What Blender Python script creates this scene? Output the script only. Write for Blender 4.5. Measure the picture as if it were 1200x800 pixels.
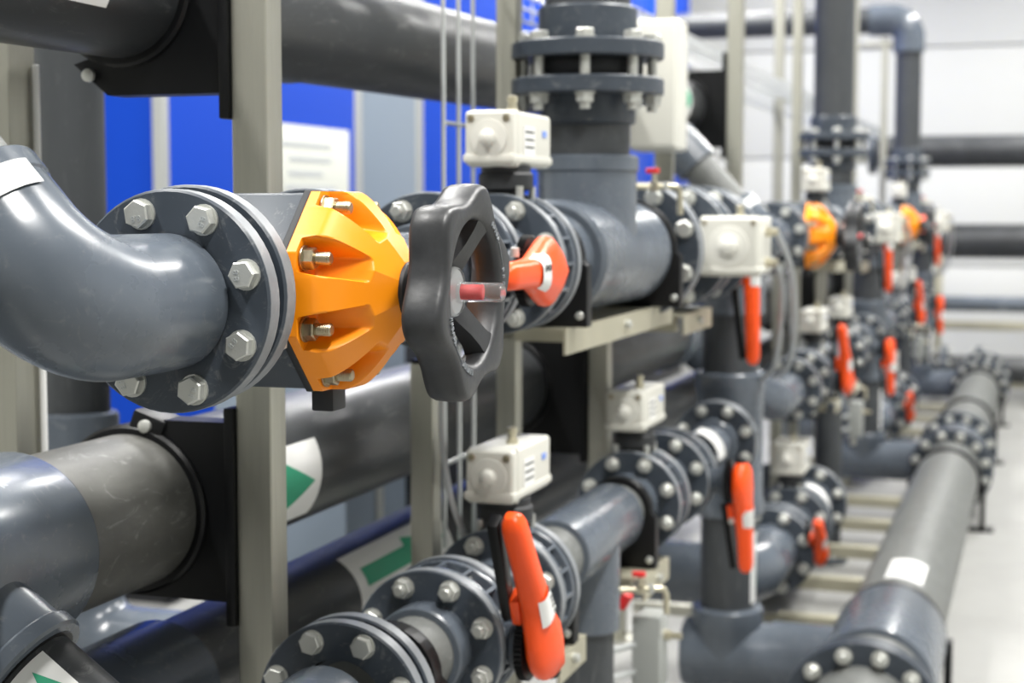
import bpy, bmesh, math, random
from mathutils import Vector as V, Matrix, Quaternion
for o in list(bpy.data.objects): bpy.data.objects.remove(o)
random.seed(7)
S = bpy.context.scene; COL = S.collection
PI = math.pi; R_ = math.radians

# ---------------------------------------------------------------- camera, light, exposure
F_PX = 1900.0; CAM_H = 1.45; PITCH = math.atan(155 / F_PX); YAW = math.atan(622 * math.cos(PITCH) / F_PX)
cd = bpy.data.cameras.new('camera'); cam = bpy.data.objects.new('camera', cd); COL.objects.link(cam)
cam.location = (0, 0, CAM_H); cam.rotation_euler = (PI / 2 - PITCH, 0, YAW)
cd.sensor_width = 36; cd.lens = F_PX / 1200 * 36; cd.clip_start = .05; cd.clip_end = 100
cd.dof.use_dof = True; cd.dof.focus_distance = 1.60; cd.dof.aperture_fstop = 5.4
S.camera = cam
w = bpy.data.worlds.new('world'); S.world = w; w.use_nodes = True
w.node_tree.nodes['Background'].inputs[0].default_value = (.85, .92, 1, 1); w.node_tree.nodes['Background'].inputs[1].default_value = .05
S.view_settings.view_transform = 'Standard'; S.view_settings.look = 'None'
S.view_settings.exposure = 0.0; S.view_settings.gamma = 1; S.view_settings.use_curve_mapping = False
LAMP_W = 148.0
LAMPS = [(x, y) for x in (-2.3, .7) for y in (.5, 3.6, 6.7, 9.8, 12.9)]
CEIL = 4.6

# ---------------------------------------------------------------- materials
MATS = {}
def srgb(r, g, b):
    f = lambda c: (c / 255 / 12.92) if c <= 10 else ((c / 255 + .055) / 1.055) ** 2.4
    return (f(r), f(g), f(b), 1)
def mat(name, col, rough=.5, metal=0, var=.0, scale=6, col2=None, bump=0, bscale=60, stretch=None, rvar=0, coat=0, trans=0, ior=1.5, emit=0, spec=.5, scratch=0):
    m = bpy.data.materials.new(name); m.use_nodes = True; nt = m.node_tree; N = nt.nodes; L = nt.links
    p = N['Principled BSDF']; p.inputs['Base Color'].default_value = col; p.inputs['Roughness'].default_value = rough
    p.inputs['Metallic'].default_value = metal; p.inputs['IOR'].default_value = ior; p.inputs['Specular IOR Level'].default_value = spec
    p.inputs['Coat Weight'].default_value = coat; p.inputs['Transmission Weight'].default_value = trans
    if emit: p.inputs['Emission Color'].default_value = col; p.inputs['Emission Strength'].default_value = emit
    if var or bump or rvar or scratch:
        g = N.new('ShaderNodeNewGeometry'); mp = N.new('ShaderNodeMapping'); L.new(g.outputs['Position'], mp.inputs[0])
        if stretch: mp.inputs['Scale'].default_value = stretch
    if var or rvar:
        n = N.new('ShaderNodeTexNoise'); n.inputs['Scale'].default_value = scale; n.inputs['Detail'].default_value = 6; n.inputs['Roughness'].default_value = .65
        L.new(mp.outputs[0], n.inputs['Vector'])
    last = None
    if var:
        r = N.new('ShaderNodeValToRGB'); r.color_ramp.elements[0].position = .38; r.color_ramp.elements[1].position = .72
        c2 = col2 or tuple(min(1, c * (1 + var)) for c in col[:3]) + (1,)
        r.color_ramp.elements[0].color = col; r.color_ramp.elements[1].color = c2
        L.new(n.outputs['Fac'], r.inputs[0]); last = r.outputs[0]
    if scratch:
        n2 = N.new('ShaderNodeTexNoise'); n2.inputs['Scale'].default_value = 26; n2.inputs['Detail'].default_value = 8; n2.inputs['Roughness'].default_value = .75; n2.inputs['Distortion'].default_value = 2.2
        L.new(mp.outputs[0], n2.inputs['Vector'])
        r2 = N.new('ShaderNodeValToRGB'); r2.color_ramp.elements[0].position = .56; r2.color_ramp.elements[1].position = .74
        r2.color_ramp.elements[0].color = (0, 0, 0, 1); r2.color_ramp.elements[1].color = (scratch,) * 3 + (1,)
        L.new(n2.outputs['Fac'], r2.inputs[0])
        mx = N.new('ShaderNodeMix'); mx.data_type = 'RGBA'; L.new(r2.outputs[0], mx.inputs[0])
        if last: L.new(last, mx.inputs[6])
        else: mx.inputs[6].default_value = col
        mx.inputs[7].default_value = (.42, .42, .41, 1); last = mx.outputs[2]
    if last: L.new(last, p.inputs['Base Color'])
    if rvar:
        mr = N.new('ShaderNodeMapRange'); mr.inputs[1].default_value = .35; mr.inputs[2].default_value = .7
        mr.inputs[3].default_value = rough; mr.inputs[4].default_value = rough + rvar
        L.new(n.outputs['Fac'], mr.inputs[0]); L.new(mr.outputs[0], p.inputs['Roughness'])
    if bump:
        nb = N.new('ShaderNodeTexNoise'); nb.inputs['Scale'].default_value = bscale; nb.inputs['Detail'].default_value = 4
        L.new(mp.outputs[0], nb.inputs['Vector']); b = N.new('ShaderNodeBump'); b.inputs['Strength'].default_value = bump; b.inputs['Distance'].default_value = .002
        L.new(nb.outputs['Fac'], b.inputs['Height']); L.new(b.outputs[0], p.inputs['Normal'])
    MATS[name] = m; return m
mat('pvc', srgb(84, 91, 100), .2, var=.25, scale=5, rvar=.12, scratch=.22)
mat('pvc_flange', srgb(56, 63, 72), .34, var=.2, scale=9, rvar=.15, scratch=.35)
mat('pvc_rim', srgb(118, 122, 126), .42, var=.35, scale=24, scratch=.5)
mat('pipe_dark', srgb(50, 52, 54), .3, var=.35, scale=7, rvar=.2, scratch=.3, stretch=(1, .25, 1))
mat('pipe_worn', srgb(98, 100, 98), .5, var=.3, scale=30, scratch=.45, stretch=(1, .3, 1))
mat('pipe_scuffed', srgb(70, 70, 67), .5, var=.5, scale=22, scratch=.4, stretch=(1, .5, 1))
mat('pipe_column', srgb(54, 57, 60), .5, var=.3, scale=7, scratch=.15, stretch=(1, 1, .25))
mat('black', srgb(8, 9, 11), .42, var=.3, scale=20, spec=.3)
mat('rubber', srgb(34, 36, 39), .6)
mat('wheel_black', srgb(44, 45, 47), .36, var=.45, scale=35, rvar=.15, bump=.1, bscale=160)
mat('orange', srgb(255, 150, 12), .34, var=.0, rvar=.15, scale=14, bump=.04, bscale=240)
mat('lever_orange', srgb(255, 84, 14), .38)
mat('zinc', srgb(200, 201, 196), .34, metal=.65, var=.0, rvar=.15, scale=60, bump=.12, bscale=420)
mat('nut_steel', srgb(176, 166, 142), .32, metal=1, rvar=.2, scale=90)
mat('steel', srgb(176, 175, 164), .40, metal=.9, var=-.12, scale=9, stretch=(6, 6, .35), rvar=.12, bump=.05, bscale=160)
mat('steel_beam', srgb(184, 180, 160), .5, metal=.55, var=-.1, scale=12)
mat('galv', srgb(205, 208, 208), .4, metal=.7)
mat('white_box', srgb(206, 205, 196), .42)
mat('grey_box', srgb(158, 161, 158), .45)
mat('knob', srgb(212, 211, 203), .3)
mat('brass', srgb(200, 194, 172), .3, metal=.85)
mat('label', srgb(232, 232, 230), .45)
mat('ink', srgb(70, 74, 72), .6)
mat('green', srgb(48, 160, 122), .5)
mat('blue_print', srgb(120, 150, 225), .5)
mat('blue', srgb(0, 58, 168), .6, spec=.2)
mat('grey_panel', srgb(112, 124, 138), .5)
mat('alu', srgb(178, 180, 178), .45, metal=.6)
mat('red', srgb(224, 48, 48), .4)
mat('clear', (.96, .97, .98, 1), .08, trans=.92, ior=1.3)
mat('cable', srgb(176, 180, 182), .5)
mat('floor', srgb(150, 150, 147), .5, var=-.12, scale=1.6, rvar=.15)
mat('wall', srgb(203, 204, 200), .7)
mat('ceiling', srgb(190, 191, 190), .8)
mat('lamp', (1, 1, 1, 1), .4, emit=3.0)
mat('charcoal', srgb(24, 25, 30), .5)
mat('paper', srgb(196, 198, 190), .6)

# ---------------------------------------------------------------- mesh helpers
def basis(ax):
    ax = V(ax).normalized(); h = V((0, 0, 1)) if abs(ax.z) < .9 else V((0, 1, 0))
    u = h.cross(ax).normalized(); return ax, u, ax.cross(u)
ORG = {}
class G:
    def __init__(s): s.v = []; s.f = []
    def add(s, vs, fs):
        n = len(s.v); s.v += [V(a) for a in vs]; s.f += [tuple(i + n for i in f) for f in fs]; return s
    def lathe(s, prof, o=(0, 0, 0), ax=(0, 1, 0), seg=40, loop=False, cap=(True, True)):
        ax, u, w_ = basis(ax); o = V(o); vs = []; fs = []
        for r, t in prof:
            for k in range(seg):
                a = 2 * PI * k / seg; vs.append(o + ax * t + (u * math.cos(a) + w_ * math.sin(a)) * r)
        n = len(prof)
        for i in range(n if loop else n - 1):
            j = (i + 1) % n
            for k in range(seg): k2 = (k + 1) % seg; fs.append((i * seg + k, i * seg + k2, j * seg + k2, j * seg + k))
        if not loop:
            if cap[0]: fs.append(tuple(range(seg)))
            if cap[1]: fs.append(tuple((n - 1) * seg + k for k in range(seg)))
        return s.add(vs, fs)
    def cyl(s, a, b, r, seg=32, bev=0.0, r2=None):
        a = V(a); b = V(b); L = (b - a).length; r2 = r if r2 is None else r2
        p = [(r, 0), (r2, L)] if not bev else [(r - bev, 0), (r, bev), (r2, L - bev), (r2 - bev, L)]
        return s.lathe(p, a, b - a, seg)
    def ring(s, a, b, r, rin, seg=40, bev=.002):
        a = V(a); b = V(b); L = (b - a).length
        return s.lathe([(rin, 0), (r - bev, 0), (r, bev), (r, L - bev), (r - bev, L), (rin, L)], a, b - a, seg, loop=True)
    def bm(s, bm_, M=None):
        vs = [(M @ v.co) if M else v.co.copy() for v in bm_.verts]; bm_.verts.index_update()
        s.add(vs, [tuple(v.index for v in f.verts) for f in bm_.faces]); bm_.free(); return s
    def box(s, c, d, bev=.003, M=None, seg=2):
        b = bmesh.new(); bmesh.ops.create_cube(b, size=1)
        for v in b.verts: v.co = V((v.co.x * d[0], v.co.y * d[1], v.co.z * d[2]))
        if bev: bmesh.ops.bevel(b, geom=b.edges[:], offset=bev, segments=seg, affect='EDGES', profile=.6)
        return s.bm(b, Matrix.Translation(c) @ (M or Matrix.Identity(4)))
    def prism(s, poly, h, M, bev=.0, seg=2):
        b = bmesh.new(); f = b.faces.new([b.verts.new((x, y, 0)) for x, y in poly])
        r = bmesh.ops.extrude_face_region(b, geom=[f])
        for e in r['geom']:
            if isinstance(e, bmesh.types.BMVert): e.co.z += h
        bmesh.ops.recalc_face_normals(b, faces=b.faces[:])
        if bev: bmesh.ops.bevel(b, geom=b.edges[:], offset=bev, segments=seg, affect='EDGES', profile=.6, clamp_overlap=True)
        return s.bm(b, M)
    def sweep(s, path, rad, seg=24, cap=True):
        path = [V(p) for p in path]; n = len(path); rad = rad if isinstance(rad, (list, tuple)) else [rad] * n
        t0 = (path[1] - path[0]).normalized(); _, u, w_ = basis(t0); vs = []; fs = []
        for i, p in enumerate(path):
            t = (path[min(i + 1, n - 1)] - path[max(i - 1, 0)]).normalized()
            q = t0.rotation_difference(t); u = q @ u; w_ = q @ w_; t0 = t
            for k in range(seg):
                a = 2 * PI * k / seg; vs.append(p + (u * math.cos(a) + w_ * math.sin(a)) * rad[i])
        for i in range(n - 1):
            for k in range(seg): k2 = (k + 1) % seg; fs.append((i * seg + k, i * seg + k2, (i + 1) * seg + k2, (i + 1) * seg + k))
        if cap: fs += [tuple(range(seg)), tuple((n - 1) * seg + k for k in range(seg))]
        return s.add(vs, fs)
    def patch(s, o, ax, r, s0, s1, lo, hi, ref=None, n=14, m=10):
        """curved sticker on a cylinder: lo/hi are angle functions of 0..1 along the axis; angle 0 = ref direction"""
        ax = V(ax).normalized(); o = V(o); u = V(ref); u = (u - ax * u.dot(ax)).normalized(); w_ = ax.cross(u); vs = []; fs = []
        for i in range(n + 1):
            t = i / n; a0 = lo(t) if callable(lo) else lo; a1 = hi(t) if callable(hi) else hi
            for k in range(m + 1):
                a = a0 + (a1 - a0) * k / m; vs.append(o + ax * (s0 + (s1 - s0) * t) + (u * math.cos(a) + w_ * math.sin(a)) * r)
        for i in range(n):
            for k in range(m): b = i * (m + 1) + k; fs.append((b, b + 1, b + m + 2, b + m + 1))
        return s.add(vs, fs)
    def mesh(s, name, org=V((0, 0, 0)), smooth=35, fix=True):
        me = bpy.data.meshes.new(name); me.from_pydata([tuple(v - org) for v in s.v], [], s.f)
        if fix:
            b = bmesh.new(); b.from_mesh(me); bmesh.ops.recalc_face_normals(b, faces=b.faces[:]); b.to_mesh(me); b.free()
        for p in me.polygons: p.use_smooth = True
        me.set_sharp_from_angle(angle=R_(smooth)); me.update(); return me
    def obj(s, name, m, parent=None, base=None, smooth=35, label=None):
        org = V(base) if base is not None else (ORG[parent] if parent else V((0, 0, 0)))
        me = s.mesh(name, org, smooth); me.materials.append(MATS[m])
        o = bpy.data.objects.new(name, me); COL.objects.link(o); ORG[o] = org
        if parent: o.parent = parent; o.location = org - ORG[parent]
        else: o.location = org
        if label: o['label'] = label
        return o
def put(me, name, parent, M, m=None):
    o = bpy.data.objects.new(name, me); COL.objects.link(o); o.parent = parent
    M = Matrix.Translation(-ORG[parent]) @ M; o.matrix_basis = M; ORG[o] = ORG[parent] + M.translation; return o
MODULE = []; BOTTOM = []
def tag(o, label, cat, group=None, reg=None):
    o['label'] = label; o['category'] = cat
    if group: o['group'] = group
    if reg is not None: reg.append(o)
    return o
def thing(name, label, cat, base, group=None, reg=None):
    o = bpy.data.objects.new(name, None); COL.objects.link(o); o.location = base; ORG[o] = V(base); o.empty_display_size = .05
    return tag(o, label, cat, group, reg)
def frame(o, z, xref=(0, 0, 1)):
    z = V(z).normalized(); x = V(xref); x = V((1, 0, 0)) if abs(x.normalized().dot(z)) > .99 else x; x = (x - z * x.dot(z)).normalized(); y = z.cross(x)
    M = Matrix((x, y, z)).transposed().to_4x4(); M.translation = V(o); return M

# ---------------------------------------------------------------- bolts
CACHE = {}
def hexa(g, r, z0, z1, ch=.12):
    vs = []; sg = 1 if z1 > z0 else -1; h = abs(z1 - z0)
    for rr, zz in ((r, z0), (r, z1 - sg * h * .14), (r * (1 - ch), z1)):
        for k in range(6): vs.append((rr * math.cos(PI / 3 * k), rr * math.sin(PI / 3 * k), zz))
    fs = [tuple(range(6)), tuple(range(12, 18))]
    for i in (0, 1):
        for k in range(6): fs.append((i * 6 + k, i * 6 + (k + 1) % 6, i * 6 + 6 + (k + 1) % 6, i * 6 + 6 + k))
    g.add(vs, fs)
def bolt_mesh(L, kind, d=.016):
    key = (round(L, 4), kind, d)
    if key in CACHE: return CACHE[key]
    g = G(); q = d / .016
    g.lathe([(.0154 * q, 0), (.0154 * q, -.0026 * q)], ax=(0, 0, 1), seg=20)
    if kind == 'head': hexa(g, .0142 * q, -.0026 * q, -.0128 * q)
    else:
        hexa(g, .0142 * q, -.0026 * q, -.0150 * q)
        g.lathe([(.0078 * q, -.014 * q), (.0078 * q, -.024 * q), (.0066 * q, -.0258 * q)], ax=(0, 0, 1), seg=12)
    g.lathe([(.0076 * q, 0), (.0076 * q, L)], ax=(0, 0, 1), seg=12)
    g.lathe([(.0154 * q, L), (.0154 * q, L + .0026 * q)], ax=(0, 0, 1), seg=20)
    hexa(g, .0142 * q, L + .0026 * q, L + .015 * q)
    g.lathe([(.0078 * q, L + .015 * q), (.0078 * q, L + .024 * q)], ax=(0, 0, 1), seg=12)
    me = g.mesh('bolt', smooth=28); me.materials.append(MATS['zinc']); CACHE[key] = me; return me
def bolts(parent, o, ax, L, rb, kind='head', rot=0.0, n=8, d=.016):
    ax, u, w_ = basis(ax); o = V(o); me = bolt_mesh(L, kind, d); out = []
    for k in range(n):
        a = 2 * PI * (k + .5) / n + rot; p = o + (u * math.cos(a) + w_ * math.sin(a)) * rb
        M = frame(p, ax) @ Matrix.Rotation(random.uniform(0, 6), 4, 'Z')
        out.append(put(me, 'bolt', parent, M))
    return out
XR = -.813; ZU = 1.364; ZL = .832
DN = {100: (.110, .090, .0665, .055, .016), 150: (.1425, .120, .096, .080, .020)}   # flange radius, bolt circle, socket radius, pipe radius, bolt
def yflange(parent, y, z, dn=100, th=.024, x=XR, seg=56):
    R, rb, rs, rp, d = DN[dn]; g = G().ring((x, y, z), (x, y + th, z), R, rs - .003, seg, .0022); fl = g.obj('flange', 'pvc_flange', parent)
    G().ring((x, y + .002, z), (x, y + th - .002, z), R + .0004, R - .003, seg, .0012).obj('rim', 'pvc_rim', fl); return fl
def axis_flange(parent, o, ax, dn, th):
    R, rb, rs, rp, d = DN[dn]; o = V(o); ax = V(ax); fl = G().ring(o, o + ax * th, R, rs - .003, 56, .0022).obj('flange', 'pvc_flange', parent); return fl

# ---------------------------------------------------------------- room shell
g = G(); g.box((-1.0, 6.5, -.05), (16, 23, .1), 0); fo = g.obj('floor', 'floor', base=(-1, 6.5, 0)); tag(fo, 'pale grey sealed concrete hall floor', 'floor'); fo['kind'] = 'structure'
def shell(name, c, d, m, label):
    o = G().box(c, d, 0).obj(name, m, base=c); o['label'] = label; o['category'] = 'wall'; o['kind'] = 'structure'; return o
FARY = 15.2
wf = shell('wall_far', (-1, FARY + .1, 2.4), (16, .12, 4.8), 'wall', 'white sandwich panel wall at the far end of the hall')
for i in range(5): G().box((-1, FARY, .45 + i * .98), (16, .08, .965), .006).obj('panel', 'wall', wf)
shell('wall_left', (-5.0, 6.5, 2.4), (.12, 18, 4.8), 'wall', 'white side wall behind the blue plant units')
shell('wall_right', (3.6, 6.5, 2.4), (.12, 18, 4.8), 'wall', 'white side wall across the aisle')
shell('wall_back', (-1, -3.5, 2.4), (16, .12, 4.8), 'wall', 'white wall behind the viewpoint')
ce = shell('ceiling', (-1, 6.5, CEIL + .06), (16, 20, .12), 'ceiling', 'white hall ceiling'); ce['category'] = 'ceiling'
for i, (x, y) in enumerate(LAMPS):
    t = thing('ceiling_lamp', 'white linear ceiling lamp hanging over the hall', 'lamp', (x, y, CEIL - .12), 'linear ceiling lamps')
    G().box((x, y, CEIL - .06), (.30, 1.5, .1), .01).obj('housing', 'white_box', t)
    G().box((x, y, CEIL - .118), (.24, 1.4, .016), .004).obj('diffuser', 'lamp', t)
    ld = bpy.data.lights.new('lamp_light', 'AREA'); ld.shape = 'RECTANGLE'; ld.size = .26; ld.size_y = 1.4; ld.energy = LAMP_W; ld.spread = R_(155); ld.color = (1, .985, .95)
    lo = bpy.data.objects.new('lamp_light', ld); COL.objects.link(lo); lo.location = (x, y, CEIL - .135)

# ---------------------------------------------------------------- steelwork
def post(x, y, z0, z1, wx, wy, label, reg=None, group='stainless steel posts of the pipe rack'):
    t = thing('steel_post', label, 'post', (x, y, z0), group, reg)
    G().box((x, y, (z0 + z1) / 2), (wx, wy, z1 - z0), .004, seg=3).obj('tube', 'steel', t)
    if z0 < .05: G().box((x, y, z0 + .005), (wx + .07, wy + .07, .01), .002).obj('base_plate', 'steel', t)
    G().box((x, y, z1 + .003), (wx + .002, wy + .002, .006), .002).obj('end_cap', 'black', t)
    return t
for k, y in enumerate((1.87, 5.23, 8.60, 11.97)):
    b = ('beside the big orange valve', 'behind the first riser', 'behind the second riser', 'at the far end of the rack')[k]
    post(-.95, y, 0, 2.7, .05, .045, 'square stainless post, aisle side, ' + b)
    post(-1.335, y + .02, 0, 2.7, .05, .06, 'square stainless post, inner side, ' + b)
    for z in (.12, 2.62):
        tag(G().box((-1.125, y, z), (.30, .04, .04), .003).obj('cross_bar', 'steel', base=(-1.125, y, z - .02)), 'steel cross bar between posts %s, %s' % ('near the floor' if z < 1 else 'at the top', b), 'bar', 'rack cross bars')
post(-.955, 2.47, 0, 1.20, .040, .040, 'short slim steel post under the handwheel in the {b} bank', MODULE)
post(-.955, 2.91, 0, 2.5, .040, .040, 'tall slim steel post behind the riser tee in the {b} bank', MODULE)
post(-.915, 3.43, 0, 1.225, .045, .040, 'short steel post under the upper tee bracket in the {b} bank', MODULE)
# tee support bracket: an angle running along the line with two arms
def bracket(y0, y1, z, xa, xp, yp, label, reg):
    t = thing('support_bracket', label, 'bracket', (xa, y0, z - .045), 'rack support brackets', reg)
    M = frame((xa - .05, y0, z), (0, 1, 0), (1, 0, 0))
    G().prism([(0, 0), (.11, 0), (.11, .045), (.105, .045), (.105, .005), (0, .005)], y1 - y0, M, .0).obj('angle_rail', 'steel_beam', t)
    for yy in yp: G().box(((xa + xp) / 2, yy, z - .028), (abs(xa - xp) + .02, .04, .04), .003).obj('arm', 'steel_beam', t)
    G().lathe([(.008, 0), (.008, .009), (.006, .011)], (xa + .06, (y0 + y1) / 2, z - .02), (1, 0, 0), 12).obj('screw', 'zinc', t)
    return t
bracket(2.60, 3.42, ZU - .113, XR + .0, -.955, (2.91, 3.38), 'tan steel angle bracket carrying the upper tee of the {b} bank', MODULE)
bracket(3.10, 3.32, ZL - .115, XR + .02, -.93, (3.2,), 'tan steel angle bracket under the lower pipe of the {b} bank', MODULE)
bracket(2.50, 2.66, ZL - .115, XR + .02, -.955, (2.58,), 'short tan bracket below the lower lever valve of the {b} bank', MODULE)
bracket(3.55, 3.86, ZU - .15, XR, -.93, (3.7,), 'tan steel angle bracket below the actuated upper valve of the {b} bank', MODULE)

# ---------------------------------------------------------------- header pipes
XH = -1.13
def along(y0, z0, y1, z1): return V((XH, y0, z0)), V((XH, y1, z1))
def header(name, r, a, b, m, label):
    t = thing(name, label, 'pipe', (a.x, a.y, min(a.z, b.z) - r), 'long header pipes')
    G().cyl(a, b, r, 64).obj('pipe', m, t); return t
ua, ub = along(-.6, 1.695, 5.36, 1.787); la, lb = along(-.6, 1.057, 13, 1.057); ta, tb = along(-.6, .80, 13, .80)
RU, RL, RT = .09, .1, .08
hu = header('header_pipe', RU, ua, ub, 'pipe_dark', 'long dark grey header pipe along the top of the rack')
hl = header('header_pipe', RL, la, lb, 'pipe_dark', 'long dark grey header pipe with green arrow sticker at mid height')
ht = header('header_pipe', RT, ta, tb, 'pipe_dark', 'long dark header pipe low behind the lower valves')
def arrow(s, w0, w1, tip):   # half-width along 0..1: shaft w0, head from `tip`
    return lambda t: s * (w0 if t < tip else w1 * (1 - t) / (1 - tip))
def ysticker(parent, a, r, y0, y1, c, hw, ref=(1, 0, 0), ar=None, reverse=False):
    o = V((a.x, 0, a.z)); ax = (0, 1, 0) if not reverse else (0, -1, 0)
    s0, s1 = (y0, y1) if not reverse else (-y1, -y0)
    st = G().patch(o, ax, r + .0012, s0, s1, c - hw, c + hw, ref).obj('sticker', 'label', parent)
    if ar:
        d = (s1 - s0); G().patch(o, ax, r + .0022, s0 + d * .08, s1 - d * .08, lambda t: c + arrow(-1, *ar)(t), lambda t: c + arrow(1, *ar)(t), ref, n=40).obj('arrow', 'green', st)
    return st
uz = lambda y: 1.695 + .21 * (y + .6) / 13.6
ysticker(hu, V((XH, 0, uz(1.7))), RU, 1.49, 1.685, .10, .42)
ysticker(hl, la, RL, 1.92, 2.225, .12, .62, ar=(.22, .5, .5))
ysticker(ht, ta, RT, 2.42, 2.86, -.5, .62, ar=(.2, .42, .55))
G().cyl((XH, 2.10, uz(2.1)), (XH, 2.34, uz(2.34)), RU + .004, 64, .002).obj('sleeve', 'pipe_dark', hu)
G().cyl((XH, 1.70, .80), (XH, 1.92, .80), RT + .012, 48, .003).obj('sleeve', 'pvc', ht)
G().cyl((XH, 1.56, 1.057), (XH, 1.862, 1.057), RL + .0006, 64).obj('worn_length', 'pipe_scuffed', hl)
# stub seen behind the tall posts with its green and white band
ysticker(hu, V((XH, 0, uz(4.9))), RU, 4.78, 4.98, -.1, .7, ar=(.3, .3, .9))

def clamp(z, r, y, px, k, label, lo=.028, tab=.06):
    t = thing('pipe_clamp', label, 'clamp', (XH, y, z - r - .05), 'black plastic pipe clamps')
    xr = px - XH - .025                                     # to the post face
    M = frame((XH, y - .022, z), (0, -1, 0), (1, 0, 0)); M = frame((XH, y + .022, z), (0, -1, 0), (1, 0, 0))
    lowr = -r - lo
    poly = [(-.80 * r, -r - .006), (-.25 * r, lowr), (xr - .012, lowr), (xr - .012, r + .02), (.3 * r, r + .02)]
    for i in range(1, 14):
        a = PI / 2 - .2 - (PI + .35) * i / 14; poly.append(((r - .004) * math.cos(a), (r - .004) * math.sin(a)))
    G().prism(poly, .044, M, 0).obj('cradle', 'black', t)
    G().box((XH + xr - .007, y, z - .002), (.014, .06, 2 * r + 2 * tab), .003).obj('mounting_plate', 'black', t)
    G().ring((XH, y - .03, z), (XH, y + .03, z), r + .012, r - .002, 56, .004).obj('band', 'black', t)
    for a in ((-.50, -1 - .45 * lo / r), (.28, 1.12)):
        px_, pz = XH + a[0] * r, z + a[1] * r
        if a[1] > 0: G().box((px_, y, pz), (.05, .056, .03), .006, Matrix.Rotation(.35, 4, 'Y')).obj('lug', 'black', t)
        G().lathe([(.0085, 0), (.0085, .006), (.005, .008)], (px_, y - .028, pz), (0, -1, 0), 16).obj('screw', 'zinc', t)
    return t
for k, y in enumerate((1.87, 5.23, 8.60)):
    b = ('at the foremost post', 'at the second post pair', 'at the third post pair')[k]
    if k < 2: clamp(uz(y), RU, y, -.95, k, 'black plastic clamp holding the top header pipe ' + b, .047, .078)
    clamp(1.057, RL, y, -.95, k, 'black plastic clamp holding the mid height header pipe ' + b, .014, .042)

for k in range(3):
    clamp(1.057, RL, 3.43 + 3.74 * k, -.915, k, 'black plastic clamp on the short post under the upper bracket, %s bank' % ('front', 'middle', 'far')[k], .045, .06)
# ---------------------------------------------------------------- fittings
def arc(c0, d_in, d_out, R, n=14):
    """points of a bend with tangent lengths; c0 corner, d_in pointing from corner to start, d_out from corner to end"""
    d_in = V(d_in).normalized(); d_out = V(d_out).normalized(); c0 = V(c0); ang = PI - d_in.angle(d_out); T = R * math.tan(ang / 2)
    ax = (-d_in).cross(d_out).normalized(); s = c0 + d_in * T; n0 = (ax.cross(-d_in)).normalized(); ctr = s + n0 * R
    return [ctr + Quaternion(ax, ang * i / n) @ (s - ctr) for i in range(n + 1)]
def elbow(g, corner, p0, p1, R, r, seg=40):
    c = V(corner); p0 = V(p0); p1 = V(p1); a = arc(c, p0 - c, p1 - c, R, 18)
    return g.sweep([p0] + [p0.lerp(a[0], .5)] + a + [a[-1].lerp(p1, .5), p1], r, seg)

# upper elbow with bolted flange ------------------------------------------------
def upper_elbow(reg):
    yc = 1.222; ZE = 1.3595; leg = V((-.317, 0, .349)).normalized(); c = V((XR, yc, ZE))
    t = thing('flanged_elbow', 'glossy grey pipe elbow with bolted flange leading into the orange valve of the {b} bank', 'elbow', c - V((0, 0, .07)), 'flanged elbows at the bank ends', reg)
    g = G(); elbow(g, c, c + V((0, .18, 0)), c + leg * .135, .074, .0672, 56); b = g.obj('elbow_body', 'pvc', t)
    G().ring(c + leg * .112, c + leg * .137, .0692, .056, 56, .002).obj('socket_rim', 'pvc', b)
    G().cyl(c + leg * .12, c + leg * .46, .055, 48).obj('leg_pipe', 'pipe_worn', t)
    G().ring(c + leg * .30, c + leg * .42, .069, .054, 48, .003).obj('coupling', 'pvc', t)
    G().patch(c, leg, .0700, .092, .119, -.75, .75, (.55, -.75, .4), n=6, m=30).obj('label_strip', 'label', t)
    fl = yflange(t, 1.405, ZE)
    G().ring((XR, 1.429, ZE), (XR, 1.441, ZE), .1015, .06, 56, .001).obj('gasket', 'black', t)
    bs = bolts(t, (XR, 1.405, ZE), (0, 1, 0), .06, .090, 'head', rot=.08)
    cu = bpy.data.curves.new('bolt_grade', 'FONT'); cu.body = '8.8'; cu.size = .0086; cu.align_x = 'CENTER'; cu.extrude = .0006; cu.materials.append(MATS['galv'])
    to = bpy.data.objects.new('text_source', cu); COL.objects.link(to); bpy.context.view_layer.update()
    tm = bpy.data.meshes.new_from_object(to.evaluated_get(bpy.context.evaluated_depsgraph_get())); bpy.data.objects.remove(to)
    for i, bo in enumerate(bs):
        o = bpy.data.objects.new('lettering', tm); COL.objects.link(o); o.parent = bo; o['_once'] = 1; ORG[o] = ORG[bo]
        o.matrix_basis = Matrix.Translation((0, 0, -.0129)) @ Matrix.Rotation(PI, 4, 'X') @ Matrix.Rotation(random.uniform(0, 6), 4, 'Z') @ Matrix.Translation((0, .0018, 0))
    return t
upper_elbow(MODULE)

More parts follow.
